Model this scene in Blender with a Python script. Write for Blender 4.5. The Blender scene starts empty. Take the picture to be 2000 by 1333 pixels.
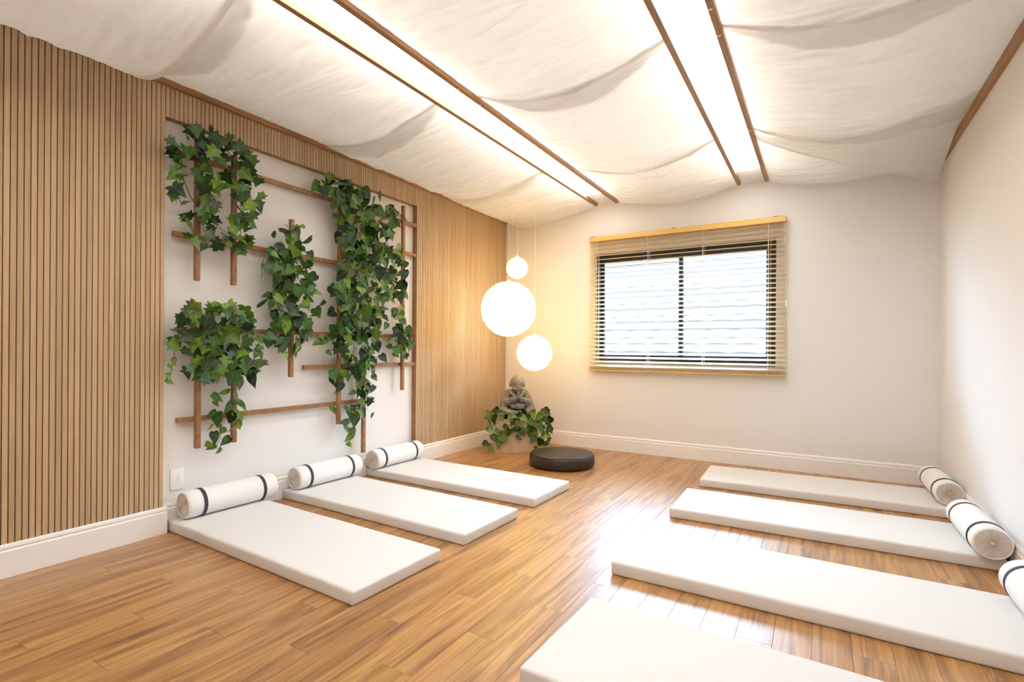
import bpy, bmesh, math, random
from mathutils import Vector, Matrix, noise, Euler

scene = bpy.context.scene
COL = scene.collection
PI = math.pi

# ------------------------------------------------------------------ camera
F_PX, YAW, ROLL, CY = 1005.0, 0.5409, 0.0068, 680.93
cam_d = Vector((-math.sin(YAW), math.cos(YAW), 0))
_r = Vector((math.cos(YAW), math.sin(YAW), 0)); _u = Vector((0, 0, 1))
cam_r = _r * math.cos(ROLL) + _u * math.sin(ROLL)
cam_u = -_r * math.sin(ROLL) + _u * math.cos(ROLL)
cd = bpy.data.cameras.new('camera')
cam = bpy.data.objects.new('camera', cd); COL.objects.link(cam)
m = Matrix.Identity(4)
for i in range(3):
    m[i][0], m[i][1], m[i][2] = cam_r[i], cam_u[i], -cam_d[i]
m[0][3], m[1][3], m[2][3] = 0, 0, 1.2
cam.matrix_world = m
cd.sensor_width = 36; cd.lens = F_PX / 2000 * 36; cd.shift_y = (CY - 666.5) / 2000
cd.clip_start = 0.02
scene.camera = cam

# ------------------------------------------------------------------ sky, light levels, exposure
scene.view_settings.view_transform = 'Standard'
scene.view_settings.look = 'None'
scene.view_settings.gamma = 1
scene.view_settings.exposure = 0.46
scene.view_settings.use_curve_mapping = False
W = bpy.data.worlds.new('sky'); scene.world = W; W.use_nodes = True
bg = W.node_tree.nodes['Background']
bg.inputs[0].default_value = (0.55, 0.745, 1.0, 1); bg.inputs[1].default_value = 30.0
PANEL_STRENGTH, GLOBE_STRENGTH, UPLIGHT_STRENGTH = 8.2, 4.3, 8.0
PANEL_COLOR, GLOBE_COLOR = (1.0, 0.975, 0.93), (1.0, 0.62, 0.18)
scene.cycles.max_bounces = 8; scene.cycles.diffuse_bounces = 5; scene.cycles.glossy_bounces = 3
scene.cycles.use_adaptive_sampling = True; scene.cycles.adaptive_threshold = .03; scene.cycles.adaptive_min_samples = 16
scene.cycles.transparent_max_bounces = 12
scene.cycles.sample_clamp_indirect = 6.0
scene.cycles.caustics_reflective = False; scene.cycles.caustics_refractive = False

# room numbers (metres; camera stands at x=0, y=0)
XW, XP, XB = -3.66, -3.601, -3.586          # left wall, slat fronts, left baseboard face
YW, XR, YF, ZC = 5.837, 0.908, -2.6, 3.10  # back wall, right wall, front wall, ceiling

p = bpy.data.lights.new('window_portal', 'AREA'); p.shape = 'RECTANGLE'; p.size = 1.95; p.size_y = 1.3
p.cycles.is_portal = True
po = bpy.data.objects.new('window_portal', p); COL.objects.link(po)
po.location = (-1.365, 5.99, 1.69); po.rotation_euler = (-PI / 2, 0, 0)   # faces the room (-y)

# ------------------------------------------------------------------ material helpers
def mat(name, color=(.8, .8, .8), rough=.5, spec=.5, metal=0, **kw):
    M = bpy.data.materials.new(name); M.use_nodes = True
    b = M.node_tree.nodes['Principled BSDF']
    b.inputs['Base Color'].default_value = (*color, 1); b.inputs['Roughness'].default_value = rough
    b.inputs['Specular IOR Level'].default_value = spec; b.inputs['Metallic'].default_value = metal
    for k, v in kw.items(): b.inputs[k].default_value = v
    return M
def nd(M, t, **kw):
    n = M.node_tree.nodes.new(t)
    for k, v in kw.items(): setattr(n, k, v)
    return n
def lk(M, a, b): M.node_tree.links.new(a, b)
def bsdf(M): return M.node_tree.nodes['Principled BSDF']
def coords(M, scale, kind='Object', shift=0.0):
    """texture coordinates stretched by `scale`, moved by each object's own random number"""
    tc = nd(M, 'ShaderNodeTexCoord'); mp = nd(M, 'ShaderNodeMapping'); mp.inputs['Scale'].default_value = scale
    lk(M, tc.outputs[kind], mp.inputs['Vector'])
    if shift:
        oi = nd(M, 'ShaderNodeObjectInfo'); mu = nd(M, 'ShaderNodeMath', operation='MULTIPLY'); mu.inputs[1].default_value = shift
        cb = nd(M, 'ShaderNodeCombineXYZ'); lk(M, oi.outputs['Random'], mu.inputs[0])
        for i in range(3): lk(M, mu.outputs[0], cb.inputs[i])
        lk(M, cb.outputs[0], mp.inputs['Location'])
    return mp.outputs[0]
def noise_tex(M, vec, scale=1, detail=4, rough=.55, dist=0):
    n = nd(M, 'ShaderNodeTexNoise'); n.inputs['Scale'].default_value = scale; n.inputs['Detail'].default_value = detail
    n.inputs['Roughness'].default_value = rough; n.inputs['Distortion'].default_value = dist
    lk(M, vec, n.inputs['Vector']); return n.outputs['Fac']
def ramp(M, fac, stops):
    r = nd(M, 'ShaderNodeValToRGB'); e = r.color_ramp.elements
    while len(e) < len(stops): e.new(.5)
    for el, (ps, c) in zip(e, stops): el.position = ps; el.color = (*c, 1)
    lk(M, fac, r.inputs[0]); return r.outputs[0]
def mixc(M, fac, a, b, mode='MIX'):
    x = nd(M, 'ShaderNodeMix', data_type='RGBA', blend_type=mode)
    if isinstance(fac, (int, float)): x.inputs[0].default_value = fac
    else: lk(M, fac, x.inputs[0])
    for s, v in ((x.inputs[6], a), (x.inputs[7], b)):
        if isinstance(v, tuple): s.default_value = (*v, 1)
        else: lk(M, v, s)
    return x.outputs[2]
def bump(M, h, strength=.2, dist=.01):
    b = nd(M, 'ShaderNodeBump'); b.inputs['Strength'].default_value = strength; b.inputs['Distance'].default_value = dist
    lk(M, h, b.inputs['Height']); lk(M, b.outputs[0], bsdf(M).inputs['Normal'])
def emit(name, color, strength):
    M = bpy.data.materials.new(name); M.use_nodes = True; N = M.node_tree.nodes; N.clear()
    e = N.new('ShaderNodeEmission'); e.inputs[0].default_value = (*color, 1); e.inputs[1].default_value = strength
    o = N.new('ShaderNodeOutputMaterial'); M.node_tree.links.new(e.outputs[0], o.inputs[0]); return M

def wood(name, c_dark, c_mid, c_light, stretch, rough=.45, spec=.4, shift=37, vary=.25):
    M = mat(name, c_mid, rough, spec)
    v = coords(M, stretch, 'Object', shift)
    f = noise_tex(M, v, 1, 6, .6, .6)
    c = ramp(M, f, [(.28, c_dark), (.5, c_mid), (.72, c_light)])
    oi = nd(M, 'ShaderNodeObjectInfo'); r = ramp(M, oi.outputs['Random'], [(0, (1 - vary,) * 3), (1, (1, 1, 1))])
    lk(M, mixc(M, 1.0, c, r, 'MULTIPLY'), bsdf(M).inputs['Base Color'])
    bump(M, f, .08, .002)
    return M

# walls
def paint(name, c):
    M = mat(name, c, .75, .25); v = coords(M, (1, 1, 1)); bump(M, noise_tex(M, v, 60, 3), .05, .002); return M
M_paint = paint('warm white wall paint', (.82, .805, .785))
M_base = mat('white lacquered baseboard', (.90, .89, .875), .35, .5)
M_ceil = mat('ceiling plaster', (.88, .87, .85), .8, .2)
# floor planks
M_plank = mat('oak vinyl plank', (.5, .28, .11), .39, 1.0)
v = coords(M_plank, (9, .55, 9), 'Object', 53)
g1 = noise_tex(M_plank, v, 1.6, 7, .62, 1.6)
v2 = coords(M_plank, (48, .9, 48), 'Object', 31)
g2 = noise_tex(M_plank, v2, 1.0, 4, .6, .3)
v3 = coords(M_plank, (5, .9, 5), 'Object', 91)
g3 = noise_tex(M_plank, v3, 1.2, 3, .5, 2.0)
c1 = ramp(M_plank, g1, [(.31, (.20, .080, .020)), (.43, (.37, .17, .046)), (.54, (.50, .26, .080)), (.70, (.61, .345, .120))])
c2 = ramp(M_plank, g2, [(.30, (.58, .48, .40)), (.50, (.97, .96, .95)), (.7, (1.05, 1.05, 1.05))])
c3 = ramp(M_plank, g3, [(.62, (1, 1, 1)), (.76, (.60, .50, .42))])
oi = nd(M_plank, 'ShaderNodeObjectInfo')
cr = ramp(M_plank, oi.outputs['Random'], [(0, (.90, .88, .86)), (.5, (.97, .96, .95)), (1, (1.04, 1.04, 1.03))])
cc = mixc(M_plank, 1.0, mixc(M_plank, .8, mixc(M_plank, .9, c1, c2, 'MULTIPLY'), c3, 'MULTIPLY'), cr, 'MULTIPLY')
lk(M_plank, cc, bsdf(M_plank).inputs['Base Color'])
bump(M_plank, g2, .10, .0015)
bsdf(M_plank).inputs['Coat Weight'].default_value = .45; bsdf(M_plank).inputs['Coat Roughness'].default_value = .36
M_gap = mat('dark joint under the planks', (.12, .06, .025), .7, .2)
# slats
M_slat = wood('light oak slat', (.50, .345, .20), (.59, .42, .255), (.65, .475, .30), (40, 40, 1.6), .5, .3, 41, .16)
M_back = mat('brown panel backing', (.20, .115, .055), .6, .2)
M_trellis = wood('walnut brown batten', (.25, .115, .045), (.36, .18, .075), (.46, .25, .115), (14, 14, 14), .5, .35, 29, .15)
M_rail = wood('brown ceiling rail', (.25, .12, .05), (.36, .185, .08), (.46, .25, .115), (30, 2, 30), .45, .4, 17, .1)
M_blind = wood('honey wood blind slat', (.62, .44, .22), (.70, .52, .28), (.76, .58, .33), (1.5, 30, 30), .4, .4, 23, .1)
M_blindhead = wood('honey pine head rail', (.62, .36, .08), (.74, .46, .12), (.80, .53, .17), (1.5, 30, 30), .35, .45, 23, .05)
M_ped = wood('pale oak plinth veneer', (.52, .36, .22), (.62, .45, .29), (.70, .53, .36), (12, 12, 1.2), .5, .3, 11, .02)
M_alu = mat('black aluminium', (.022, .022, .028), .35, .5)
M_cord = mat('cream cord', (.85, .80, .70), .7, .2)
M_white = mat('white plastic', (.88, .87, .85), .3, .5)
M_grey = mat('grey socket slot', (.35, .34, .33), .5, .3)
M_strap = mat('charcoal strap', (.045, .042, .045), .6, .3)
# fabrics
def fabric(name, c, rough=.85, weave=900, bs=.06, bd=.001, trans=0.0):
    M = mat(name, c, rough, .15)
    v = coords(M, (1, 1, 1)); h1 = noise_tex(M, v, weave, 2); h2 = noise_tex(M, v, 14, 4)
    a = nd(M, 'ShaderNodeMath', operation='MULTIPLY_ADD'); lk(M, h2, a.inputs[0]); a.inputs[1].default_value = 4; lk(M, h1, a.inputs[2])
    bump(M, a.outputs[0], bs, bd)
    if trans:
        t = nd(M, 'ShaderNodeBsdfTranslucent'); t.inputs[0].default_value = (*c, 1)
        mx = nd(M, 'ShaderNodeMixShader'); mx.inputs[0].default_value = trans
        out = M.node_tree.nodes['Material Output']
        lk(M, bsdf(M).outputs[0], mx.inputs[1]); lk(M, t.outputs[0], mx.inputs[2]); lk(M, mx.outputs[0], out.inputs[0])
    return M
M_mat = fabric('cream canvas mat cover', (.75, .735, .715), .8, 500, .10, .002)
M_bol = fabric('white cotton bolster cover', (.84, .825, .80), .85, 600, .08, .002)
M_bolend = fabric('gathered linen bolster end', (.70, .62, .53), .9, 600, .1, .002)
M_drape = fabric('ivory muslin', (.88, .87, .85), .9, 700, .05, .001, .5)
M_leather = mat('dark brown leatherette', (.034, .022, .016), .42, .45)
v = coords(M_leather, (1, 1, 1)); bump(M_leather, noise_tex(M_leather, v, 220, 3), .15, .002)
M_stone = mat('weathered grey stone', (.3, .28, .25), .85, .2)
v = coords(M_stone, (1, 1, 1)); f = noise_tex(M_stone, v, 22, 5)
lk(M_stone, ramp(M_stone, f, [(.3, (.15, .135, .12)), (.55, (.27, .25, .225)), (.75, (.36, .335, .30))]), bsdf(M_stone).inputs['Base Color'])
bump(M_stone, noise_tex(M_stone, v, 160, 4), .25, .003)
M_soil = mat('dark plant bowl', (.02, .022, .018), .6, .3)
M_stem = mat('brown green vine stem', (.12, .10, .035), .6, .3)
def leafmat(name, c, rib):
    M = mat(name, c, .34, .45)
    tc = nd(M, 'ShaderNodeTexCoord'); sx = nd(M, 'ShaderNodeSeparateXYZ'); lk(M, tc.outputs['Object'], sx.inputs[0])
    ab = nd(M, 'ShaderNodeMath', operation='ABSOLUTE'); lk(M, sx.outputs[0], ab.inputs[0])
    r = ramp(M, ab.outputs[0], [(.012, rib), (.035, c)])
    f = noise_tex(M, coords(M, (1, 1, 1), 'Object', 19), 3, 3)
    sh = ramp(M, f, [(.3, (.65, .65, .65)), (.7, (1.15, 1.15, 1.1))])
    oi = nd(M, 'ShaderNodeObjectInfo'); rr = ramp(M, oi.outputs['Random'], [(0, (.6, .65, .6)), (1, (1.25, 1.2, 1.1))])
    lk(M, mixc(M, 1, mixc(M, 1, r, sh, 'MULTIPLY'), rr, 'MULTIPLY'), bsdf(M).inputs['Base Color'])
    return M
M_leaf = [leafmat('dark green leaf', (.012, .048, .010), (.05, .12, .03)),
          leafmat('mid green leaf', (.045, .135, .018), (.12, .24, .06)),
          leafmat('fresh light green leaf', (.135, .255, .028), (.25, .36, .10)),
          leafmat('grey green leaf underside', (.075, .135, .070), (.15, .22, .12))]
M_panel = emit('lit ceiling diffuser', PANEL_COLOR, PANEL_STRENGTH)
M_globe = emit('lit paper globe', GLOBE_COLOR, GLOBE_STRENGTH)
# glass: clear pane with a little mirror reflection
M_glass = bpy.data.materials.new('window glass'); M_glass.use_nodes = True
N = M_glass.node_tree.nodes; N.clear()
t_ = N.new('ShaderNodeBsdfTransparent'); t_.inputs[0].default_value = (.93, .96, .97, 1); g_ = N.new('ShaderNodeBsdfGlossy'); g_.inputs['Roughness'].default_value = .02
mx = N.new('ShaderNodeMixShader'); mx.inputs[0].default_value = .06; o_ = N.new('ShaderNodeOutputMaterial')
for a, b in ((t_.outputs[0], mx.inputs[1]), (g_.outputs[0], mx.inputs[2]), (mx.outputs[0], o_.inputs[0])): M_glass.node_tree.links.new(a, b)

# ------------------------------------------------------------------ object helpers
def ob(name, me, material=None, parent=None, loc=(0, 0, 0), rot=(0, 0, 0), scale=None):
    o = bpy.data.objects.new(name, me); COL.objects.link(o)
    if material and me is not None and not me.materials: me.materials.append(material)
    if parent: o.parent = parent
    o.location = loc; o.rotation_euler = rot
    if scale: o.scale = scale
    return o
def empty(name, loc=(0, 0, 0), rz=0.0):
    o = bpy.data.objects.new(name, None); COL.objects.link(o); o.location = loc; o.rotation_euler = (0, 0, rz)
    o.empty_display_size = .1; return o
def tag(o, label=None, cat=None, group=None, kind=None):
    for k, v_ in (('label', label), ('category', cat), ('group', group), ('kind', kind)):
        if v_: o[k] = v_
    return o
def finish(bm, smooth=False, auto=None):
    me = bpy.data.meshes.new('m'); bm.normal_update(); bm.to_mesh(me); bm.free()
    if smooth: me.polygons.foreach_set('use_smooth', [True] * len(me.polygons))
    if auto: me.set_sharp_from_angle(angle=math.radians(auto))
    return me
def box_bm(bm, x0, x1, y0, y1, z0, z1):
    vs = [bm.verts.new((x, y, z)) for x in (x0, x1) for y in (y0, y1) for z in (z0, z1)]
    for f in ((0, 1, 3, 2), (4, 6, 7, 5), (0, 4, 5, 1), (2, 3, 7, 6), (0, 2, 6, 4), (1, 5, 7, 3)):
        bm.faces.new([vs[i] for i in f])
def box(x0, x1, y0, y1, z0, z1, bevel=0, seg=2):
    bm = bmesh.new(); box_bm(bm, x0, x1, y0, y1, z0, z1); bmesh.ops.recalc_face_normals(bm, faces=bm.faces)
    if bevel:
        bmesh.ops.bevel(bm, geom=bm.edges[:], offset=bevel, segments=seg, profile=.5, affect='EDGES')
        return finish(bm, True, 40)
    return finish(bm)
def tube_bm(bm, pts, radii, seg=8, cap=True):
    """a round tube along the points"""
    pts = [Vector(q) for q in pts]
    if isinstance(radii, (int, float)): radii = [radii] * len(pts)
    rings = []; up = Vector((0, 0, 1))
    for i, q in enumerate(pts):
        t = (pts[min(i + 1, len(pts) - 1)] - pts[max(i - 1, 0)]).normalized()
        a = t.cross(up)
        if a.length < 1e-3: a = t.cross(Vector((1, 0, 0)))
        a.normalize(); b = t.cross(a).normalized()
        rings.append([bm.verts.new(q + (a * math.cos(2 * PI * k / seg) + b * math.sin(2 * PI * k / seg)) * radii[i]) for k in range(seg)])
    for r0, r1 in zip(rings, rings[1:]):
        for k in range(seg): bm.faces.new((r0[k], r0[(k + 1) % seg], r1[(k + 1) % seg], r1[k]))
    if cap: bm.faces.new(rings[0][::-1]); bm.faces.new(rings[-1])
def tube(pts, radii, seg=8):
    bm = bmesh.new(); tube_bm(bm, pts, radii, seg); bmesh.ops.recalc_face_normals(bm, faces=bm.faces); return finish(bm, True, 50)
def lathe(profile, seg=64, axis='Z'):
    """profile: list of (radius, height)"""
    bm = bmesh.new(); rings = []
    for r, z in profile:
        if r < 1e-6: rings.append([bm.verts.new((0, 0, z))])
        else: rings.append([bm.verts.new((r * math.cos(2 * PI * k / seg), r * math.sin(2 * PI * k / seg), z)) for k in range(seg)])
    for a, b in zip(rings, rings[1:]):
        for k in range(seg):
            q = [a[k % len(a)], a[(k + 1) % len(a)], b[(k + 1) % len(b)], b[k % len(b)]]
            q2 = []
            for w in q:
                if w not in q2: q2.append(w)
            if len(q2) > 2: bm.faces.new(q2)
    if axis == 'Y':
        for w in bm.verts: w.co = Vector((w.co.x, w.co.z, -w.co.y))
    bmesh.ops.recalc_face_normals(bm, faces=bm.faces)
    return finish(bm, True, 60)

random.seed(4)
# ================================================================== THE SETTING
# floor: base slab + planks (each plank its own child)
floor = tag(ob('floor', box(XW - .1, XR + .1, YF, YW + .1, -.12, -.004), M_gap), 'honey brown wood plank floor', None, None, 'structure')
PWID, PLEN = .139, .95
plank_cache = {}
def plank_mesh(L):
    L = round(L, 3)
    if L not in plank_cache:
        me = box(-PWID / 2 + .0004, PWID / 2 - .0004, -L / 2 + .0004, L / 2 - .0004, -.006, 0, .0007, 1); me.materials.append(M_plank); plank_cache[L] = me
    return plank_cache[L]
x = XW + .02; row = 0
while x < XR + .02:
    y = -.4 + ((row * .37) % 1.0) * PLEN - PLEN
    while y < YW:
        y0, y1 = max(y, -.35), min(y + PLEN, YW)
        if y1 - y0 > .05: ob('plank', plank_mesh(y1 - y0), None, floor, (x + PWID / 2, (y0 + y1) / 2, 0))
        y += PLEN
    x += PWID; row += 1

wall_left = tag(ob('wall_left', box(XW - .15, XW, YF, YW, 0, ZC), M_paint), 'left wall, warm white with ribbed oak panelling round a recess', None, None, 'structure')
wall_right = tag(ob('wall_right', box(XR, XR + .15, YF, YW, 0, ZC), M_paint), 'plain warm white wall on the right', None, None, 'structure')
wall_front = tag(ob('wall_front', box(XW, XR, YF - .15, YF, 0, ZC), M_paint), 'plain wall behind the camera', None, None, 'structure')
WX0, WX1, WZ0, WZ1 = -2.335, -.395, 1.03, 2.335     # window opening
bm = bmesh.new()
for a in ((XW - .15, WX0, YW, YW + .16, 0, ZC), (WX1, XR + .15, YW, YW + .16, 0, ZC), (WX0, WX1, YW, YW + .16, 0, WZ0), (WX0, WX1, YW, YW + .16, WZ1, ZC)): box_bm(bm, *a)
bmesh.ops.recalc_face_normals(bm, faces=bm.faces)
wall_back = tag(ob('wall_back', finish(bm), M_paint), 'warm white back wall with the window', None, None, 'structure')
ceiling = tag(ob('ceiling', box(XW - .15, XR + .15, YF - .15, YW + .16, ZC, ZC + .1), M_ceil), 'plain ceiling above the fabric', None, None, 'structure')

# oak panelling on the left wall: backing boards and slats
RY0, RY1, RZ = 1.676, 4.066, 2.672     # recess
for a in ((XW, XP - .009, YF, RY0 - .004, 0, 2.98), (XW, XP - .009, RY0 - .004, RY1 + .004, RZ + .004, 2.98), (XW, XP - .009, RY1 + .004, YW, 0, 2.98)):
    ob('panel_backing', box(*a), M_back, wall_left)
PITCH = .02717; GAP = .0042
sl_long = box(-.0095, 0, -(PITCH - GAP) / 2, (PITCH - GAP) / 2, .10, 2.96, .0012, 1)
sl_short = box(-.0095, 0, -(PITCH - GAP) / 2, (PITCH - GAP) / 2, RZ, 2.96, .0012, 1)
for k in range(-58, 155):
    y = RY0 + (k + .5) * PITCH
    if y > YW - .005 or y < .12: continue
    ob('slat', sl_short if 0 <= k < 88 else sl_long, M_slat, wall_left, (XP, y, 0))
# wood edge lining of the recess
ob('recess_edge', box(XW, XP - .0095, RY0 - .004, RY0, .1, RZ), M_slat, wall_left)
ob('recess_edge', box(XW, XP - .0095, RY1, RY1 + .004, .1, RZ), M_trellis, wall_left)
ob('recess_edge', box(XW, XP - .0095, RY0, RY1, RZ, RZ + .004), M_trellis, wall_left)

# baseboards
def skirting(name, a, b, nrm, parent=None):
    """profile swept from a to b, standing out along nrm"""
    prof = [(0, 0), (.015, 0), (.015, .135), (.0105, .141), (.0105, .147), (.0135, .151), (.012, .164), (.007, .172), (0, .172)]
    bm = bmesh.new(); a, b, nrm = Vector(a), Vector(b), Vector(nrm); R = []
    for q in (a, b): R.append([bm.verts.new(q + nrm * t + Vector((0, 0, z))) for t, z in prof])
    n = len(prof)
    for k in range(n): bm.faces.new((R[0][k], R[0][(k + 1) % n], R[1][(k + 1) % n], R[1][k]))
    bm.faces.new(R[0]); bm.faces.new(R[1][::-1]); bmesh.ops.recalc_face_normals(bm, faces=bm.faces)
    return ob(name, finish(bm), M_base, parent)
bl = tag(skirting('baseboard_left', (XP, YF, 0), (XP, RY0 + .018, 0), (1, 0, 0)), 'white baseboard along the ribbed wall', None, None, 'structure')
skirting('skirting_board', (XW, RY0 + .018, 0), (XW, RY1 - .015, 0), (1, 0, 0), bl)
skirting('skirting_board', (XP, RY1 - .015, 0), (XP, YW, 0), (1, 0, 0), bl)
tag(skirting('baseboard_back', (XP, YW, 0), (XR, YW, 0), (0, -1, 0)), 'white baseboard under the window', None, None, 'structure')
tag(skirting('baseboard_right', (XR, YF, 0), (XR, YW, 0), (-1, 0, 0)), 'white baseboard along the right wall', None, None, 'structure')

# brown fixing rails under the drapes along both side walls
tag(ob('trim_1', box(XP, XP + .032, YF, YW, 2.862, 2.90, .002, 1), M_rail), 'brown rail holding the ceiling fabric over the ribbed wall', None, None, 'structure')
tag(ob('trim_2', box(XR - .034, XR, YF, YW, 2.845, 2.90, .002, 1), M_rail), 'brown rail holding the ceiling fabric on the right wall', None, None, 'structure')

# window: frame, two sashes with panes
win = tag(empty('window_1', (0, YW + .03, 0)), 'black aluminium sliding window with two panes', None, None, 'structure')
def frame_mesh(x0, x1, z0, z1, wl, wr, wt, wb, y0, y1):
    bm = bmesh.new()
    for a in ((x0, x0 + wl, z0, z1), (x1 - wr, x1, z0, z1), (x0 + wl, x1 - wr, z0, z0 + wb), (x0 + wl, x1 - wr, z1 - wt, z1)): box_bm(bm, a[0], a[1], y0, y1, a[2], a[3])
    bmesh.ops.recalc_face_normals(bm, faces=bm.faces); return finish(bm)
ob('frame', frame_mesh(WX0, WX1, WZ0, WZ1, .045, .045, .045, .05, -.02, .07), M_alu, win)
xm = -1.34
for x0, x1, yy in ((WX0 + .045, xm + .022, .03), (xm - .022, WX1 - .045, 0.0)):
    s = ob('sash', frame_mesh(x0, x1, WZ0 + .05, WZ1 - .045, .045, .045, .055, .05, yy, yy + .028), M_alu, win)
    ob('pane', box(x0 + .04, x1 - .04, yy + .011, yy + .017, WZ0 + .095, WZ1 - .095), M_glass, s)

# ================================================================== LIGHTS: two lit troughs, three globes
def trough(x0, x1, label):
    """x0, x1: outer faces of the two rails"""
    t = empty('ceiling_light', ((x0 + x1) / 2, 2.2, 2.9)); h = (x1 - x0) / 2
    tag(t, label, 'light', 'lit troughs between the drapes')
    ya, yb = YF - 2.2 + .02, 5.765 - 2.2
    ob('rail', box(-h, -h + .035, ya, yb, 0, .037, .0015, 1), M_rail, t)
    ob('rail', box(h - .035, h, ya, yb, 0, .037, .0015, 1), M_rail, t)
    ob('diffuser', box(-h + .036, h - .036, ya, 5.42 - 2.2, .0375, .041), M_panel, t)
    ob('end_cloth', box(-h + .036, h - .036, 5.42 - 2.2, YW - 2.2, .0375, .040), M_drape, t)
    for s in (-.05, .05):
        for k in range(6): ob('added_uplight', tube([(s, -4.4 + 1.27 * k, .115), (s, -4.4 + 1.27 * k + 1.2, .115)], .013, 12), M_uplight, t)  # unseen tubes added above the diffuser so the drapes glow from above
    for y in (2.86, 4.42): ob('cloth_seam', box(-h + .036, h - .036, y - 2.2, y - 2.2 + .012, .0345, .0372), M_panel_seam, t)
    for y in (2.70, 2.95, 4.35): ob('clip', box(h - .03, h - .012, y - 2.2, y - 2.2 + .008, -.003, .001), M_white, t)
M_uplight = emit('added uplight tube', (1.0, .965, .92), UPLIGHT_STRENGTH)
M_panel_seam = emit('lit cloth seam', PANEL_COLOR, PANEL_STRENGTH * .45)
trough(-2.319, -2.030, 'long lit ceiling trough between brown rails, nearer the ribbed wall')
trough(-.753, -.462, 'long lit ceiling trough between brown rails, in line with the window')

def globe(c, r, label):
    g = empty('pendant_lamp', c); tag(g, label, 'lamp', 'glowing globe lamps in the corner')
    prof = [(r * math.sin(PI * i / 28), -r * math.cos(PI * i / 28)) for i in range(29)]
    prof[0] = (0, -r); prof[-1] = (0, r)
    ob('globe', lathe(prof, 48), M_globe, g)
    ob('cap', lathe([(0, r + .018), (.016, r + .018), (.02, r - .004), (0, r - .006)], 20), M_white, g)
    ob('cord', tube([(0, 0, r + .015), (0, 0, 2.93 - c[2])], .0016, 6), M_cord, g)
globe((-2.919, 4.779, 1.628), .300, 'largest glowing globe lamp, hanging beside the ribbed wall')
globe((-3.044, 5.171, 2.137), .125, 'smallest glowing globe lamp, hanging above the largest globe')
globe((-2.745, 5.059, 1.150), .200, 'medium glowing globe lamp, hanging just above the stone monk')

# ================================================================== CEILING DRAPES
def sm(t): t = max(0, min(1, t)); return t * t * (3 - 2 * t)
def drape(x0, x1, z0, z1, y0, y1, sag, peak, label, seed, far=None, droop=0, curl=.045, nu=90, wr=1.0, swell=0):
    """a cloth sheet hung between two rails; its near margin rolls up behind the sheet before it"""
    bm = bmesh.new(); nv = int((y1 - y0) * (85 if y1 - y0 < 2 else 60)) + 2; G = []
    for j in range(nv + 1):
        row = []
        for i in range(nu + 1):
            u = i / nu; yf = far(u) if far else y1
            y = y0 + (yf - y0) * j / nv
            pr = math.sin(PI * u ** peak)
            s = sag * (1 + .12 * noise.noise(Vector((y * 1.1, seed, 0)))) + swell * math.sin(PI * j / nv)
            z = z0 + (z1 - z0) * u - s * (pr ** 1.0)
            e = min(1, min(u, 1 - u) * 7) * .85 + .15
            yy = y + .09 * math.sin(PI * u) + .05 * noise.noise(Vector((u * 2.2, y * 2, seed)))
            w = .013 * noise.noise(Vector((u * 1.3 + seed, yy * 7, seed))) + .011 * noise.noise(Vector((u * 2.6, yy * 17, seed + 7)))
            rg = 1 - abs(noise.noise(Vector((u * 2.2 + 3, yy * 9 + .6 * u, seed + 11))))
            rh = 1 - abs(noise.noise(Vector((u * 3.5 + 8, yy * 21 - u, seed + 13))))
            w -= .014 * rg ** 7 + .008 * rh ** 8
            w += .005 * noise.noise(Vector((u * 6, yy * 5, seed + 5)))
            z += wr * w * e
            d = (y - y0)
            z += curl * pr * math.exp(-(d / .08) ** 1.7)
            if yf - y < .03: z -= .004
            if droop:
                z -= droop * max(0, (u - .30) / .70) ** 1.25 * max(0, (y - 4.93) / .82)
            row.append(bm.verts.new((x0 + (x1 - x0) * u, y, z)))
        G.append(row)
    for a, b in zip(G, G[1:]):
        for i in range(nu): bm.faces.new((a[i], b[i], b[i + 1], a[i + 1]))
    hem = None
    if True:                                   # turned-over double cloth: wide along the near edge, narrow along the far one
        hb = bmesh.new(); H = []
        for j in range(nv + 1):
            H.append([hb.verts.new(q.co + Vector((0, 0, .004))) for q in G[j]])
        for j in range(nv):
            for i in range(nu):
                yf = far(i / nu) if far else y1
                if (curl and G[j + 1][i].co.y - y0 < .05 + .17 * math.sin(PI * (i + .5) / nu) ** .8) or yf - G[j][i].co.y < .035: hb.faces.new((H[j][i], H[j + 1][i], H[j + 1][i + 1], H[j][i + 1]))
        bmesh.ops.delete(hb, geom=[q for q in hb.verts if not q.link_faces], context='VERTS')
        hem = finish(hb, True)
    o = ob('ceiling_drape', finish(bm, True), M_drape)
    if hem: ob('hem', hem, M_drape, o)
    tag(o, label, 'drape', 'fabric sheets slung under the ceiling'); return o
B1 = (-3.568, -2.317, 2.899, 2.932); B2 = (-2.032, -.751, 2.932, 2.932); B3 = (-.464, .878, 2.932, 2.899)
drape(*B1, -2.55, 1.44, .225, .72, 'ivory ceiling sheet bulging low over the ribbed wall', 1, curl=0, wr=.55)
drape(*B1, 1.42, 2.84, .125, .92, 'ivory ceiling sheet above the ivy and the recess', 2)
drape(-3.567, -2.317, 2.894, 2.932, 2.82, 4.45, .14, .78, 'ivory ceiling sheet above the far end of the trellis', 3)
drape(-3.566, -2.317, 2.874, 2.932, 4.43, YW - .004, .108, .68, 'ivory ceiling sheet above the globe lamps in the corner', 4)
drape(*B2, -2.55, 1.30, .15, .95, 'ivory ceiling sheet between the light troughs, furthest from the window', 5, curl=0)
drape(*B2, 1.28, 2.90, .15, .95, 'ivory ceiling sheet between the light troughs, third from the window wall', 6)
drape(*B2, 2.88, 4.48, .15, .95, 'ivory ceiling sheet between the light troughs, second from the window wall', 7)
drape(*B2, 4.46, YW - .004, .085, .95, 'ivory ceiling sheet between the light troughs, touching the window wall', 8)
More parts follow.
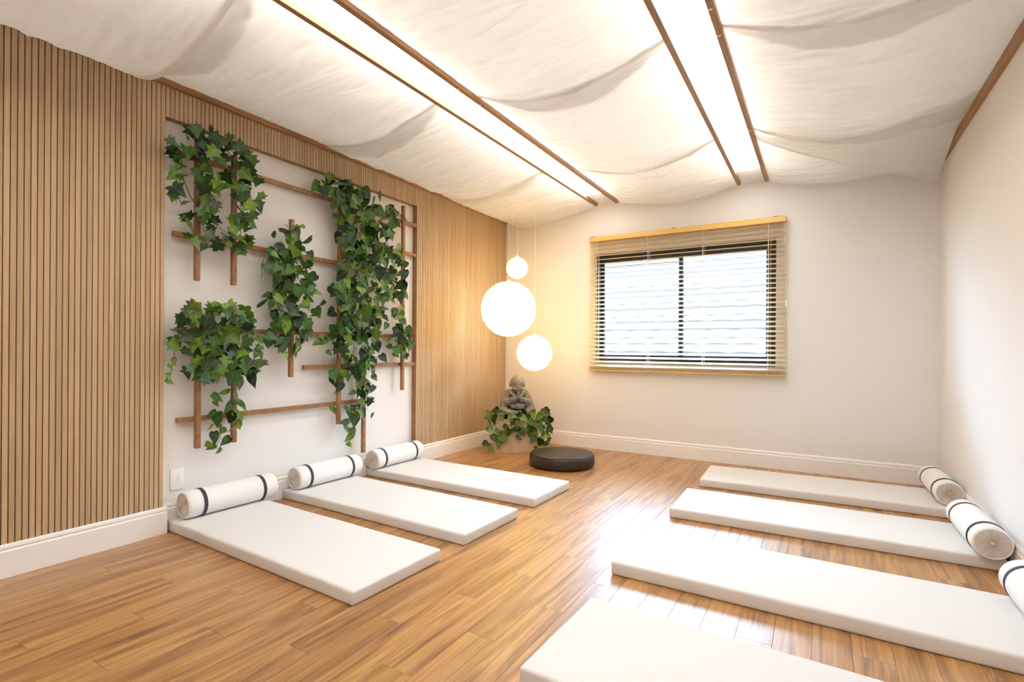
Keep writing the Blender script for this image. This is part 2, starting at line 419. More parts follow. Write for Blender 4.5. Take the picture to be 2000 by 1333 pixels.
drape(*B3, -2.55, 1.30, .14, .95, 'ivory ceiling sheet beside the right wall, furthest from the window', 9, curl=0)
drape(*B3, 1.28, 2.93, .14, .95, 'ivory ceiling sheet beside the right wall, third from the window wall', 10)
drape(*B3, 2.91, 4.45, .15, .95, 'ivory ceiling sheet beside the right wall, second from the window wall', 11, far=lambda u: 4.42 + .42 * u)
drape(-.464, .862, 2.932, 2.895, 4.40, 5.75, .125, .95, 'loose ivory ceiling sheet with one corner hanging down by the right wall', 12, far=lambda u: 4.62 + 1.15 * min(1, u * 1.02), droop=.20, wr=.5)
drape(*B3, 4.52, YW - .004, .095, .75, 'ivory ceiling sheet touching the window wall, above the loose corner', 13, curl=0)

# ================================================================== WINDOW BLIND
bl_ = tag(empty('venetian_blind', (-1.345, 5.772, .94)), 'honey coloured wooden venetian blind over the window', 'blind')
BX0, BX1 = -1.04, 1.04
hr = ob('head_rail', box(BX0 - .003, BX1 + .003, -.032, .032, 1.535, 1.592, .002, 1), M_blindhead, bl_)
NS = 31; TILT = math.radians(21)
slm = box(BX0, BX1, -.025, .025, -.0014, .0014)
for k in range(NS):
    z = .062 + k * (1.515 - .062) / (NS - 1)
    ob('slat', slm, M_blind, bl_, (0, 0, z), (TILT, 0, 0))
for z in (.022, .031, .040, .049): ob('slat', slm, M_blind, bl_, (0, 0, z), (.05, 0, 0))
ob('bottom_rail', box(BX0, BX1, -.026, .026, 0, .016, .003, 1), M_blindhead, bl_)
for px in (-.94, -.335, .255, .885):
    for yy in (-.027, .027): ob('ladder_cord', tube([(px, yy, .012), (px, yy, 1.54)], .0022, 6), M_cord, bl_)
    ob('lift_cord', tube([(px + .022, -.006, .012), (px + .022, -.006, 1.54)], .0012, 5), M_cord, bl_)
for px in (-1.0, -.05, .95): ob('bracket', box(px - .02, px + .02, -.03, .05, 1.593, 1.598), M_strap, hr)
tc_ = ob('tilt_cord', tube([(1.03, -.034, 1.55), (1.045, -.036, .9), (1.05, -.037, .76)], .0012, 5), M_cord, bl_)
ob('tassel', lathe([(0, .70), (.006, .70), (.008, .72), (.005, .755), (0, .76)], 12), M_white, tc_, (1.05, -.037, 0))

# ================================================================== TRELLIS ON THE LEFT WALL
tr = tag(empty('trellis', (XW, 2.8, .237)), 'brown wooden lattice of battens fixed to the recessed wall', 'trellis')
ox = -XW; oz = -.237; oy = -2.8
for y0, y1, z in ((1.73, 4.064, 2.468), (1.731, 3.835, 1.935), (3.42, 4.064, 2.158), (1.76, 3.835, 1.313), (2.72, 4.046, 1.035), (1.76, 3.33, .711)):
    ob('crossbar', box(.024, .056, y0 + oy, y1 + oy, z - .016 + oz, z + .016 + oz, .0015, 1), M_trellis, tr)
for y, z0, z1 in ((1.866, 1.64, 2.612), (2.117, 1.637, 2.56), (1.876, .515, 1.497), (2.125, .518, 1.498), (2.583, .961, 2.206), (3.055, .531, 2.55), (3.34, .237, 2.55), (3.845, .776, 2.617)):
    ob('upright', box(.0565, .088, y - .0155 + oy, y + .0155 + oy, z0 + oz, z1 + oz, .0015, 1), M_trellis, tr)

# ================================================================== VINES
def leaf_mesh(kind, bend, fold):
    """unit leaf: stalk at the origin, tip at y = -1, face towards +z"""
    if kind == 'ivy':
        o = [(0, .10), (.18, .20), (.42, .16), (.34, -.06), (.60, -.20), (.32, -.36), (.20, -.58), (0, -.92)]
    else:
        o = [(0, 0), (.14, .13), (.30, .10), (.42, -.06), (.43, -.26), (.34, -.48), (.18, -.70), (.06, -.88), (0, -1.0)]
    bm = bmesh.new()
    zf = lambda x, y: fold * abs(x) - bend * (y * y) + .06 * math.sin(6 * y) * abs(x)
    rib = [bm.verts.new((0, y, zf(0, y))) for y in (.05, -.2, -.45, -.7)]
    for s in (1, -1):
        R = [bm.verts.new((s * x, y, zf(x, y))) for x, y in o]
        allv = R
        # fan to nearest rib vertex
        def nr(y):
            return min(rib, key=lambda w: abs(w.co.y - (y * .9 + .05)))
        prev = nr(R[0].co.y)
        for a, b in zip(R, R[1:]):
            n_ = nr((a.co.y + b.co.y) / 2)
            if n_ is not prev:
                i0, i1 = rib.index(prev), rib.index(n_)
                st = 1 if i1 > i0 else -1
                for q in range(i0, i1, st):
                    bm.faces.new((a, rib[q], rib[q + st]))
            bm.faces.new((a, b, n_)); prev = n_
    bmesh.ops.remove_doubles(bm, verts=bm.verts, dist=1e-4)
    bmesh.ops.recalc_face_normals(bm, faces=bm.faces)
    if sum(f.normal.z for f in bm.faces) < 0: bmesh.ops.reverse_faces(bm, faces=bm.faces)
    return finish(bm, True)
LEAF = {}
for kind in ('ivy', 'heart'):
    for mi, M_ in enumerate(M_leaf):
        for bi, (bend, fold) in enumerate(((.10, .22), (.28, .10))):
            me = leaf_mesh(kind, bend, fold); me.materials.append(M_); LEAF[kind, mi, bi] = me
def inside(pt, poly):
    x, y = pt; c = False
    for (x0, y0), (x1, y1) in zip(poly, poly[1:] + poly[:1]):
        if (y0 > y) != (y1 > y) and x < (x1 - x0) * (y - y0) / (y1 - y0) + x0: c = not c
    return c
def add_leaf(par, kind, pos, size, nrm, rnd, light=.25):
    """nrm: the way the leaf's face looks; the tip hangs down, turned by chance"""
    n = (Vector(nrm).normalized() + Vector((rnd.gauss(0, .3), rnd.gauss(0, .55), rnd.gauss(.15, .55)))).normalized()
    down = Vector((rnd.gauss(0, .75), rnd.gauss(0, .75), -1)); down = (down - n * down.dot(n)).normalized()
    X = (-down).cross(n).normalized()
    R = Matrix((X, -down, n)).transposed().to_4x4()
    t = rnd.random(); mi = 2 if t < light else 1 if t < light + .33 else 3 if t < light + .43 else 0
    o = ob('leaf', LEAF[kind, mi, rnd.randrange(2)], None, par)
    o.matrix_local = Matrix.Translation(Vector(pos) - par.location - (R @ Vector((0, -.45, 0))) * size) @ R @ Matrix.Diagonal((size * (rnd.uniform(.85, 1.1) if kind == 'ivy' else rnd.uniform(.68, .98)), size, size, 1))
    return o
def stems(par, lines, r=.0028):
    for L in lines:
        pts = []; L = [Vector(q) - par.location for q in L]
        for a, b in zip(L, L[1:]):
            for i in range(5): pts.append(a.lerp(b, i / 5) + Vector((random.uniform(-.006, .006), random.uniform(-.012, .012), random.uniform(-.006, .006))))
        pts.append(L[-1]); ob('stem', tube(pts, [r * (1.3 - .7 * i / len(pts)) for i in range(len(pts))], 6), M_stem, par)
def scatter(par, poly, n, kind, smin, smax, xr, rnd, gap, light, holes=(), keep=None):
    ys = [q[0] for q in poly]; zs = [q[1] for q in poly]; got = []; tries = 0
    while len(got) < n and tries < n * 80:
        tries += 1
        q = (rnd.uniform(min(ys), max(ys)), rnd.uniform(min(zs), max(zs)))
        if (keep and not keep(q)) or not inside(q, poly) or any(math.hypot((q[0] - a) , q[1] - b) < gap for a, b in got): continue
        if any(((q[0] - h[0]) / h[2]) ** 2 + ((q[1] - h[1]) / h[3]) ** 2 < 1 for h in holes): continue
        got.append(q)
        k = kind if isinstance(kind, str) else ('ivy' if rnd.random() < kind else 'heart')
        add_leaf(par, k, (rnd.uniform(*xr), q[0], q[1]), rnd.uniform(smin, smax), (1, -.35, .15), rnd, light)
rnd = random.Random(11)
GV = 'leafy vines on the trellis'
PA = [(1.61, 2.4), (1.71, 2.55), (1.73, 2.61), (1.82, 2.65), (1.94, 2.65), (1.99, 2.64), (2.1, 2.64), (2.16, 2.58), (2.17, 2.47), (2.23, 2.34), (2.26, 2.21), (2.2, 2.15), (2.2, 2.02), (2.22, 1.94), (2.14, 1.84), (2.08, 1.83), (2.02, 1.87), (1.94, 1.83), (1.85, 1.8), (1.79, 1.89), (1.76, 1.98), (1.71, 2.04), (1.66, 2.07), (1.66, 2.17), (1.65, 2.27)]
PB = [(1.7, 1.37), (1.8, 1.46), (1.84, 1.44), (1.96, 1.49), (2.03, 1.47), (2.14, 1.43), (2.21, 1.34), (2.23, 1.25), (2.25, 1.19), (2.27, 1.12), (2.26, 1.02), (2.2, .97), (2.14, 1.04), (2.03, .96), (1.96, .98), (1.89, .94), (1.84, .98), (1.77, 1.02), (1.76, 1.12), (1.75, 1.22), (1.69, 1.18), (1.66, 1.18), (1.71, 1.25), (1.68, 1.32)]
PC = [(2.39, 2.06), (2.48, 2.15), (2.57, 2.15), (2.61, 2.1), (2.72, 2.09), (2.71, 2.02), (2.66, 1.97), (2.67, 1.85), (2.70, 1.75), (2.72, 1.63), (2.67, 1.56), (2.63, 1.44), (2.69, 1.34), (2.66, 1.23), (2.6, 1.15), (2.51, 1.19), (2.44, 1.12), (2.4, 1.15), (2.33, 1.27), (2.37, 1.34), (2.36, 1.5), (2.30, 1.53), (2.37, 1.65), (2.37, 1.76), (2.26, 1.77), (2.29, 1.85), (2.39, 1.92)]
PD = [(2.69, 2.47), (2.8, 2.57), (2.88, 2.62), (2.98, 2.60), (3.15, 2.61), (3.3, 2.58), (3.42, 2.55), (3.56, 2.52), (3.62, 2.46), (3.72, 2.40), (3.64, 2.33), (3.56, 2.26), (3.49, 2.13), (3.72, 2.22), (3.74, 2.15), (3.66, 2.04), (3.73, 1.9), (3.73, 1.8), (3.67, 1.69), (3.74, 1.6), (3.72, 1.47), (3.67, 1.44), (3.57, 1.51), (3.47, 1.48), (3.44, 1.34), (3.41, 1.15), (3.42, 1.03), (3.34, 1.01), (3.32, .82), (3.34, .78), (3.3, .64), (3.26, .55), (3.18, .6), (3.18, .79), (3.08, .95), (3.01, .81), (2.93, .89), (2.89, .95), (2.97, 1.11), (2.88, 1.13), (2.89, 1.19), (2.83, 1.26), (2.78, 1.3), (2.89, 1.34), (2.94, 1.45), (2.80, 1.49), (2.84, 1.57), (2.94, 1.71), (2.93, 1.88), (3.02, 1.98), (2.99, 2.11), (2.96, 2.23), (2.91, 2.31), (2.88, 2.43), (2.78, 2.43)]
PE = [(3.61, 1.34), (3.7, 1.38), (3.85, 1.37), (3.91, 1.28), (3.89, 1.16), (3.84, 1.09), (3.71, 1.09), (3.62, 1.15)]
VX = -3.545
def vine(label, loc): return tag(empty('trellis_vine', loc), label, 'vine', GV)
va = vine('star-leaved ivy draped over the top left of the trellis, by the ribbed wall', (XW + .1, 1.95, 1.8))
stems(va, [[(VX, 1.87, 2.60), (VX + .02, 1.86, 2.3), (VX, 1.9, 1.85)], [(VX, 2.0, 2.62), (VX + .03, 2.12, 2.4), (VX + .02, 2.13, 1.88)], [(VX, 1.9, 2.5), (VX + .03, 1.72, 2.4), (VX + .03, 1.70, 2.1)], [(VX, 1.75, 2.3), (VX, 1.85, 2.1), (VX, 2.1, 1.95)]])
scatter(va, PA, 120, 'ivy', .055, .115, (-3.545, -3.44), rnd, .031, .22, holes=[(2.02, 2.16, .07, .10), (1.76, 2.25, .07, .07), (2.0, 2.0, .035, .05), (1.78, 2.5, .04, .04)])
vb = vine('star-leaved ivy bushing out on the lower left of the trellis', (XW + .1, 1.95, .95))
stems(vb, [[(VX, 1.87, 1.46), (VX + .02, 1.88, 1.2), (VX, 1.95, 1.0)], [(VX, 2.12, 1.45), (VX + .03, 2.15, 1.2), (VX + .02, 2.14, .98)], [(VX, 1.8, 1.4), (VX + .03, 1.70, 1.25), (VX + .03, 1.67, .98)]])
scatter(vb, PB, 115, 'ivy', .055, .120, (-3.555, -3.43), rnd, .029, .35, holes=[(1.95, 1.12, .03, .04), (2.18, 1.2, .02, .03), (1.82, 1.3, .025, .025)])
for q in ((1.675, 1.06), (1.66, 1.01), (1.69, 1.10), (1.67, .975)): add_leaf(vb, 'heart', (-3.51, *q), .055, (1, -.3, .1), rnd, .8)
vc2 = vine('heart-leaved strand hanging below the lower left ivy', (XW + .1, 2.03, .47))
stems(vc2, [[(VX, 2.12, 1.0), (VX + .03, 2.06, .8), (VX + .03, 2.0, .7), (VX + .03, 1.96, .5)]])
for y, z, s in [(2.201, .956, .091), (2.111, .935, .07), (1.982, .887, .07), (1.944, .855, .07), (2.093, .854, .063), (1.961, .812, .045), (2.021, .778, .084), (2.123, .794, .091), (1.945, .706, .091), (1.917, .744, .063), (2.057, .704, .091), (2.094, .718, .077), (2.109, .648, .077), (1.905, .656, .045), (2.051, .63, .077), (2.004, .622, .07), (1.949, .581, .077), (2.016, .547, .07), (1.905, .543, .049), (1.963, .493, .049), (1.926, .52, .056)]:
    add_leaf(vc2, 'heart', (rnd.uniform(-3.53, -3.47), y, z), s * 1.15, (1, -.45, .1), rnd, .3 if s > .06 else .7)
vc = vine('heart-leaved vine climbing the short middle batten', (XW + .1, 2.58, 1.1))
stems(vc, [[(VX, 2.57, 2.15), (VX + .03, 2.5, 1.9), (VX + .02, 2.56, 1.6), (VX + .03, 2.53, 1.2)], [(VX, 2.5, 1.95), (VX + .03, 2.3, 1.85), (VX + .04, 2.27, 1.7)]])
scatter(vc, PC, 135, 'heart', .06, .130, (-3.56, -3.42), rnd, .026, .25)
vd = vine('dense vine on the long batten next to the short middle one', (XW + .1, 3.05, .8))
stems(vd, [[(VX, 3.05, 2.5), (VX + .04, 3.1, 2.1), (VX + .03, 3.05, 1.6), (VX + .03, 3.0, .9)], [(VX, 3.0, 2.5), (VX + .04, 2.7, 2.45)]])
vd2 = vine('dense vine cascading down the longest batten, its tip just above a bolster', (XW + .1, 3.35, .35))
stems(vd2, [[(VX, 3.3, 2.5), (VX + .05, 3.3, 2.0), (VX + .04, 3.28, 1.3), (VX + .03, 3.27, .75), (VX + .03, 3.12, .38)], [(VX, 3.4, 2.4), (VX + .05, 3.6, 2.1), (VX + .03, 3.7, 1.5)]])
HD = [(3.02, 1.06, .05, .04), (3.62, 1.92, .06, .05), (3.6, 1.6, .05, .04)]
scatter(vd, PD, 190, .10, .060, .130, (-3.555, -3.39), rnd, .027, .24, holes=HD, keep=lambda q: q[0] < 3.19)
scatter(vd2, PD, 250, .15, .060, .130, (-3.555, -3.39), rnd, .027, .24, holes=HD, keep=lambda q: q[0] > 3.17)
for y, z, s in [(3.074, .672, .064), (3.125, .631, .064), (3.058, .55, .082), (3.189, .552, .11), (3.121, .48, .082), (3.161, .452, .073), (3.065, .39, .064), (3.127, .403, .073), (3.11, .352, .05), (3.218, .595, .073), (3.247, .669, .082), (3.241, .715, .073), (2.927, .691, .06), (2.943, .659, .05), (3.313, .742, .092), (3.158, .799, .064), (2.777, 1.477, .101), (2.7, 1.308, .064), (2.804, 1.244, .11), (2.738, 1.458, .064)]:
    add_leaf(vd2 if y > 3.05 and z < 1 else vd, 'heart', (rnd.uniform(-3.55, -3.49), y, z), s * 1.15, (1, -.45, .1), rnd, .55)
ve = vine('small tuft of heart leaves on the batten beside the recess edge', (XW + .1, 3.8, 1.05))
stems(ve, [[(VX, 3.84, 1.4), (VX + .02, 3.8, 1.25), (VX + .03, 3.76, 1.08)]])
scatter(ve, PE, 26, 'heart', .07, .13, (-3.56, -3.48), rnd, .045, .25)

# ================================================================== SOCKET
so = tag(empty('wall_socket', (XW, 1.784, .318)), 'white wall socket plate low on the recessed wall', 'socket')
ob('plate', box(0, .009, -.042, .042, -.07, .07, .003, 2), M_white, so)
ob('insert', box(.009, .0105, -.022, .022, -.034, .034, .001, 1), M_white, so)
for y in (-.0075, .0075): ob('slot', box(.0105, .0108, y - .0008, y + .0008, -.028, .028), M_grey, so)

# ================================================================== MATS AND BOLSTERS
MW, ML, MH = .622, 1.80, .072
def mat_mesh():
    bm = bmesh.new(); box_bm(bm, -ML / 2, ML / 2, -MW / 2, MW / 2, 0, MH); bmesh.ops.recalc_face_normals(bm, faces=bm.faces)
    bmesh.ops.bevel(bm, geom=bm.edges[:], offset=.013, segments=4, profile=.5, affect='EDGES')
    bmesh.ops.subdivide_edges(bm, edges=[e for e in bm.edges if e.calc_length() > .3], cuts=24, use_grid_fill=True)
    for w in bm.verts:
        n_ = noise.noise(Vector((w.co.x * 2.2, w.co.y * 2.6, 3)))
        if w.co.z > MH * .5: w.co.z += .0025 * n_ - .002 * (abs(w.co.x) / ML * 2) ** 4
        w.co.y += .002 * noise.noise(Vector((w.co.x * 3, 5, w.co.z * 9)))
    return finish(bm, True, 70)
me_mat = mat_mesh(); me_mat.materials.append(M_mat)
def place_mat(cx, cy, deg, label, group):
    o = ob('floor_mat', me_mat, None, None, (cx, cy, 0), (0, 0, math.radians(deg))); return tag(o, label, 'mat', group)
# bolster meshes (axis y, centre at origin)
BR, BL = .0885, .62
prof = [(BR - .012, -BL / 2 - .001), (BR - .004, -BL / 2 + .002), (BR, -BL / 2 + .010)] + [(BR + .0012 * math.sin(i * 1.7), -BL / 2 + .02 + (BL - .04) * i / 24) for i in range(25)] + [(BR, BL / 2 - .010), (BR - .004, BL / 2 - .002), (BR - .012, BL / 2 + .001)]
me_body = lathe(prof, 56, 'Y'); me_body.materials.append(M_bol)
def end_mesh():
    bm = bmesh.new(); seg = 120; rings = []; R_ = random.Random(3)
    ph = [R_.uniform(.3, 1) for _ in range(30)]
    for rr in (.0, .10, .16, .3, .5, .7, .88, 1.0):
        ring = []
        for k in range(seg):
            a = 2 * PI * k / seg; pl = ph[(k // 4) % 30] * (1 if (k % 4) in (1, 2) else -.6)
            h = -.010 * (1 - rr) ** 1.2 * (1 if rr > .16 else .75) + .0065 * pl * (1 - rr ** 3) * (rr > .12) - .004 * (rr > .95)
            ring.append(bm.verts.new((rr * (BR - .010) * math.cos(a), h, rr * (BR - .010) * math.sin(a))))
        rings.append(ring)
    for a, b in zip(rings, rings[1:]):
        for k in range(seg): bm.faces.new((a[k], a[(k + 1) % seg], b[(k + 1) % seg], b[k]))
    bmesh.ops.remove_doubles(bm, verts=bm.verts, dist=1e-5); bmesh.ops.recalc_face_normals(bm, faces=bm.faces)
    return finish(bm, True)
me_end = end_mesh(); me_end.materials.append(M_bolend)
def ring_mesh(R, r, seg=64):
    bm = bmesh.new(); rs = []
    for k in range(seg):
        a = 2 * PI * k / seg
        rs.append([bm.verts.new(((R + r * math.cos(2 * PI * j / 8)) * math.cos(a), r * math.sin(2 * PI * j / 8), (R + r * math.cos(2 * PI * j / 8)) * math.sin(a))) for j in range(8)])
    for k in range(seg):
        for j in range(8): bm.faces.new((rs[k][j], rs[k][(j + 1) % 8], rs[(k + 1) % seg][(j + 1) % 8], rs[(k + 1) % seg][j]))
    bmesh.ops.recalc_face_normals(bm, faces=bm.faces); return finish(bm, True)
me_pipe = ring_mesh(BR - .009, .003); me_pipe.materials.append(M_bol)
me_btn = lathe([(0, .006), (.006, .005), (.010, .001), (.010, -.002), (0, -.003)], 20, 'Y'); me_btn.materials.append(M_bolend)
SW = .011
me_strap = lathe([(BR - .002, -SW), (BR + .0028, -SW), (BR + .0035, 0), (BR + .0028, SW), (BR - .002, SW)], 64, 'Y'); me_strap.materials.append(M_strap)
def place_bolster(cx, cy, deg, label, group):
    b = tag(empty('bolster', (cx, cy, MH + .001), math.radians(deg)), label, 'bolster', group)
    H = (0, 0, BR)
    ob('cover', me_body, None, b, H)
    for s in (1, -1):
        ep = ob('end_panel', me_end, None, b, (0, s * (BL / 2 + .001), BR), (0, 0, 0 if s > 0 else PI))
        ob('piping', me_pipe, None, b, (0, s * (BL / 2 + .0005), BR))
        ob('button', me_btn, None, ep, (0, -.005, 0))
        ob('strap', me_strap, None, b, (0, s * .208, BR))
    return b
GL, GR = 'mats along the ribbed wall', 'mats along the right wall'
place_mat(-2.735, 1.998, -1.7, 'cream floor mat beside the socket, under the left ivy', GL)
place_mat(-2.735, 2.852, -1.2, 'cream floor mat in the middle of the row along the ribbed wall', GL)
place_mat(-2.738, 3.728, -.7, 'cream floor mat nearest the statue, along the ribbed wall', GL)
place_mat(-.018, 5.052, 1.9, 'cream floor mat under the window, nearest the back wall', GR)
place_mat(-.030, 4.062, 1.5, 'second cream floor mat from the window wall, along the right wall', GR)
place_mat(-.050, 2.925, -.5, 'third cream floor mat from the window wall, along the right wall', GR)
place_mat(-.005, 1.865, -1.8, 'fourth cream floor mat from the window wall, furthest from it', GR)
GB = 'white bolsters with dark straps on the mats'
place_bolster(-3.548, 2.082, -1.0, 'white bolster with two dark straps, next to the wall socket', GB)
place_bolster(-3.545, 2.905, -1.0, 'white bolster with two dark straps on the middle mat by the ribbed wall', GB)
place_bolster(-3.545, 3.722, -.5, 'white bolster with two dark straps below the longest trellis batten', GB)
place_bolster(.800, 5.160, 1.5, 'white bolster with two dark straps in the corner under the loose drape', GB)
place_bolster(.795, 4.025, 1.0, 'white bolster with two dark straps, second from the window wall on the right', GB)
place_bolster(.800, 2.915, 0, 'white bolster with two dark straps, third from the window wall on the right', GB)

# ================================================================== ROUND CUSHION
z_ = tag(empty('meditation_cushion', (-2.289, 4.825, 0)), 'round dark brown leather floor cushion beside the statue', 'cushion')
R = .337
pr_ = [(0, .002), (R - .03, .002), (R - .012, .010), (R - .003, .03), (R, .062), (R - .003, .098), (R - .012, .118), (R - .022, .124)]
ob('side_band', lathe(pr_, 96), M_leather, z_)
ob('top_panel', lathe([(R - .020, .121), (R - .030, .128), (R - .07, .134), (R - .14, .138), (.05, .141), (0, .141)], 96), M_leather, z_)
pm = ring_mesh(R - .0195, .0035, 96)
ob('piping', pm, M_leather, z_, (0, 0, .1235), (PI / 2, 0, 0))

# ================================================================== PLINTH, PLANT, STATUE
PC_ = (-3.089, 5.26); RZ_ = math.radians(31)
pl = tag(empty('plinth', (PC_[0], PC_[1], 0), RZ_), 'pale oak box plinth under the stone monk', 'plinth')
ob('carcass', box(-.25, .25, -.2, .2, .012, .36, .002, 1), M_ped, pl)
ob('top_board', box(-.252, .252, -.202, .202, .36, .376, .002, 1), M_ped, pl)
ob('base_strip', box(-.252, .252, -.202, .202, 0, .013, .001, 1), M_ped, pl)

vp = tag(empty('trailing_plant', (PC_[0], PC_[1], .376), 0), 'heart-leaved plant trailing over the oak plinth round the statue', 'plant')
ob('bowl', lathe([(0, 0), (.15, 0), (.175, .02), (.175, .045), (.16, .05), (0, .045)], 40), M_soil, vp)
rp = random.Random(5)
for q in [(-3.26, 4.88, .42, .12), (-3.19, 4.92, .39, .13), (-3.21, 4.91, .26, .13), (-3.15, 4.94, .24, .09), (-3.09, 4.98, .18, .15), (-3.14, 4.95, .11, .12), (-3.05, 5.01, .23, .11), (-3.26, 4.88, .11, .09), (-3.22, 4.9, .06, .11), (-2.99, 5.04, .28, .12), (-2.94, 5.07, .36, .12), (-2.89, 5.1, .4, .12), (-2.84, 5.13, .34, .13), (-2.91, 5.09, .24, .11), (-2.85, 5.12, .27, .11), (-2.8, 5.15, .29, .12), (-2.76, 5.18, .42, .12), (-2.73, 5.19, .32, .12), (-2.68, 5.22, .38, .11), (-2.66, 5.24, .28, .12), (-2.7, 5.21, .21, .13), (-2.74, 5.19, .12, .13), (-2.69, 5.22, .11, .09), (-2.65, 5.24, .16, .08), (-2.81, 5.15, .16, .11), (-2.79, 5.16, .22, .11), (-2.63, 5.25, .26, .07), (-2.67, 5.23, .44, .08), (-3.01, 5.03, .42, .11), (-2.96, 5.06, .44, .09), (-2.81, 5.15, .44, .11), (-3.11, 4.97, .4, .08), (-3.17, 4.93, .48, .09), (-3.06, 5.0, .3, .11), (-2.94, 5.07, .18, .08), (-2.77, 5.17, .07, .07), (-3.3, 5.0, .44, .12), (-3.3, 5.15, .45, .12), (-2.75, 5.3, .46, .12), (-2.8, 5.42, .45, .12), (-2.7, 5.32, .36, .12), (-3.2, 5.45, .45, .12), (-3.22, 4.98, .40, .12), (-3.14, 5.0, .43, .11), (-3.02, 5.06, .36, .12), (-2.9, 5.12, .45, .11), (-2.86, 5.14, .38, .12), (-2.78, 5.2, .38, .12), (-2.72, 5.24, .44, .11), (-3.06, 5.06, .42, .10), (-2.98, 5.08, .40, .11), (-2.84, 5.16, .20, .10), (-3.24, 4.92, .34, .11), (-3.18, 4.92, .17, .11), (-2.72, 5.2, .27, .11), (-2.96, 5.06, .30, .10)]:
    add_leaf(vp, 'heart', q[:3], q[3] * .98, (.45, -.85, .3), rp, .28)
for L in ([(-3.1, 5.12, .42), (-3.2, 4.93, .38), (-3.22, 4.9, .1)], [(-3.05, 5.12, .42), (-3.08, 4.99, .36), (-3.1, 4.97, .15)], [(-2.95, 5.15, .42), (-2.9, 5.08, .36), (-2.9, 5.08, .2)], [(-2.9, 5.25, .42), (-2.7, 5.2, .38), (-2.7, 5.2, .1)], [(-2.95, 5.2, .42), (-2.78, 5.16, .4), (-2.76, 5.17, .08)]):
    stems(vp, [L], .0022)

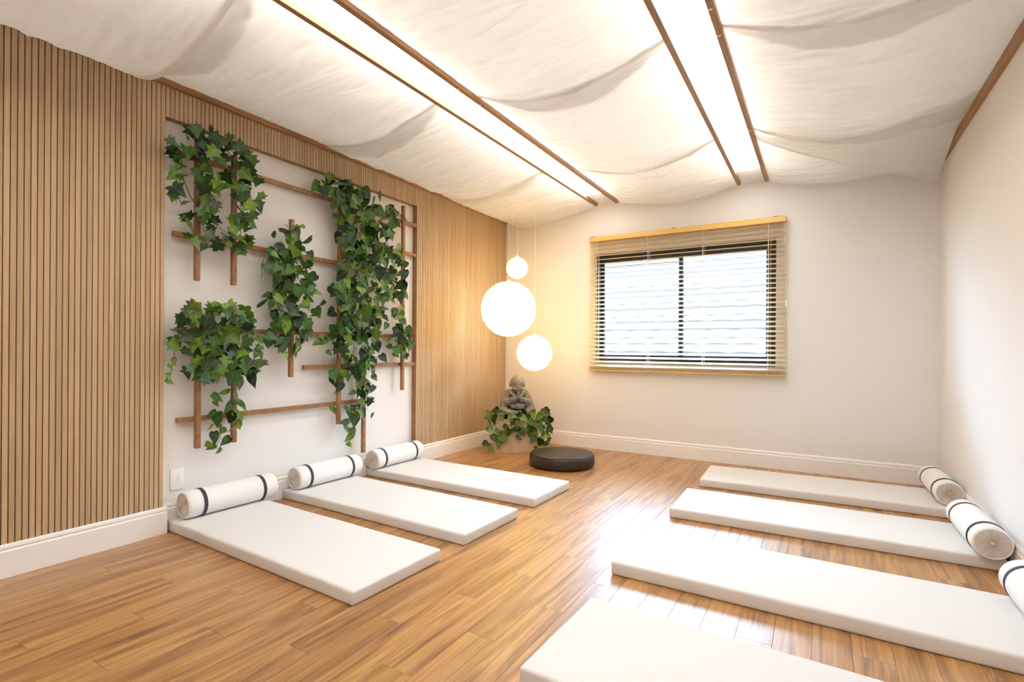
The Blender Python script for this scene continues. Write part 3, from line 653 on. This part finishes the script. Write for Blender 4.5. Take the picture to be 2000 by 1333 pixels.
def capsule(bm, a, b, ra, rb, n=7):
    a, b = Vector(a), Vector(b)
    for i in range(n):
        t = i / (n - 1); r = ra + (rb - ra) * t
        bmesh.ops.create_icosphere(bm, subdivisions=2, radius=r, matrix=Matrix.Translation(a.lerp(b, t)))
def ell(bm, c, r, rot=(0, 0, 0)):
    bmesh.ops.create_icosphere(bm, subdivisions=3, radius=1, matrix=Matrix.Translation(c) @ Euler(rot).to_matrix().to_4x4() @ Matrix.Diagonal((*r, 1)))
def monk():
    bm = bmesh.new()
    ell(bm, (0, .04, .055), (.135, .10, .06))                          # seat of the robe
    ell(bm, (0, .035, .16), (.100, .085, .13)); ell(bm, (0, .03, .245), (.098, .070, .062))
    for s in (-1, 1):
        capsule(bm, (s * .07, .02, .052), (s * .172, -.070, .052), .056, .050)        # thigh
        ell(bm, (s * .176, -.072, .056), (.040, .044, .042))                          # knee
        capsule(bm, (s * .165, -.088, .044), (s * .015, -.150, .032), .040, .028)     # folded shin under the robe
        ell(bm, (-s * .045, -.160, .024), (.046, .022, .018), (0, 0, s * .25))        # foot
        ell(bm, (s * .092, .028, .252), (.048, .052, .046))                           # shoulder
        capsule(bm, (s * .106, .026, .240), (s * .150, -.010, .145), .045, .048)      # upper arm in the sleeve
        capsule(bm, (s * .150, -.016, .138), (s * .046, -.116, .186), .046, .034)     # wide sleeve
        ell(bm, (s * .158, -.010, .112), (.046, .060, .034), (0, s * .35, 0))         # hanging sleeve edge
        capsule(bm, (s * .195, -.02, .100), (s * .090, -.085, .118), .010, .010, 9)   # sleeve hem
        capsule(bm, (s * .050, -.120, .188), (s * .018, -.140, .206), .022, .015)     # wrist
        for dx, ln in ((-.012, .054), (-.004, .064), (.004, .061), (.012, .046)):     # four fingers
            capsule(bm, (s * .0095, -.146 + dx, .216), (s * .0060, -.160 + dx, .216 + ln), .0072, .0050, 7)
        ell(bm, (s * .0105, -.146, .216), (.0095, .020, .028))                        # palm
        capsule(bm, (s * .012, -.128, .212), (s * .007, -.126, .250), .0068, .0052, 6)  # thumb
        ell(bm, (s * .083, -.030, .352), (.010, .018, .034), (.3, 0, 0))              # ear
        capsule(bm, (s * .016, -.137, .357), (s * .054, -.116, .360), .0045, .0040, 7)  # brow
        capsule(bm, (s * .018, -.136, .338), (s * .048, -.120, .338), .0065, .0050, 7)  # lowered lid
        ell(bm, (s * .040, -.112, .314), (.026, .022, .022))                          # cheek
        for k, (a, b) in enumerate((((s * .078, .0, .282), (s * .014, -.094, .215)), ((s * .090, -.006, .268), (s * .030, -.098, .200)))):
            pts = [Vector(a).lerp(Vector(b), t / 5) + Vector((0, -.020 * math.sin(PI * t / 5), 0)) for t in range(6)]
            for p0, p1 in zip(pts, pts[1:]): capsule(bm, p0, p1, .012 - .003 * k, .012 - .003 * k, 4)   # crossed robe collar
        for k in range(3):                                                            # folds in the sleeve and over the shin
            capsule(bm, (s * (.118 + .016 * k), -.012 - .014 * k, .225 - .020 * k), (s * (.100 + .030 * k), -.075 + .006 * k, .160), .006, .005, 8)
            capsule(bm, (s * (.150 - .035 * k), -.115 - .012 * k, .074 - .008 * k), (s * (.120 - .035 * k), -.150 - .004 * k, .040), .006, .005, 7)
    ell(bm, (0, -.035, .378), (.082, .090, .090), (.25, 0, 0)); ell(bm, (0, -.070, .322), (.062, .058, .054), (.35, 0, 0))
    ell(bm, (0, -.108, .288), (.026, .020, .018))                      # chin
    capsule(bm, (0, .015, .275), (0, -.02, .315), .048, .050)          # neck
    capsule(bm, (0, -.138, .348), (0, -.146, .322), .0055, .0105, 5)   # nose
    capsule(bm, (-.016, -.131, .303), (.016, -.131, .303), .0050, .0050, 6)  # mouth
    ell(bm, (0, -.075, .105), (.085, .050, .045))                      # robe gathered in the lap
    bmesh.ops.recalc_face_normals(bm, faces=bm.faces)
    return finish(bm, True)
st = ob('statue', monk(), M_stone, None, (PC_[0] + .005, PC_[1] - .01, .421), (0, 0, RZ_ + .12), (1.0, 1.0, 1.0))
rm = st.modifiers.new('fuse', 'REMESH'); rm.mode = 'VOXEL'; rm.voxel_size = .0036; rm.use_smooth_shade = True
smd = st.modifiers.new('soften', 'SMOOTH'); smd.factor = .5; smd.iterations = 2
tag(st, 'grey stone statue of a seated monk with palms pressed together', 'statue')

# ================================================================== OUTSIDE THE WINDOW
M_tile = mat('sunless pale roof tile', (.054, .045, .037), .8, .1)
ro = tag(empty('neighbour_roof', (-2.5, 8.0, .85)), 'pale tiled roof of the house outside the window', 'roof')
NX, CW = 120, 13.0
bm = bmesh.new(); rows_ = []
for yy, zz in ((0, 0), (0, .03), (.24, .155)):
    rows_.append([bm.verts.new((-CW / 2 + CW * i / NX, yy, zz + .022 * abs(math.sin(i * PI / 4)))) for i in range(NX + 1)])
for a, b in zip(rows_, rows_[1:]):
    for i in range(NX): bm.faces.new((a[i], a[i + 1], b[i + 1], b[i]))
me_course = finish(bm, True, 50)
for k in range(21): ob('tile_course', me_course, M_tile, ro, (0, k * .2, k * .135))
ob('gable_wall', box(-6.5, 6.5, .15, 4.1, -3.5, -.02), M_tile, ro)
ob('gutter', box(-6.5, 6.5, -.12, .02, -.12, -.01, .02, 2), M_white, ro)
tag(ob('outdoor_ground', box(-30, 30, 6.5, 40, -3.2, -3.0), M_tile), 'ground outside the window', None, None, 'structure')
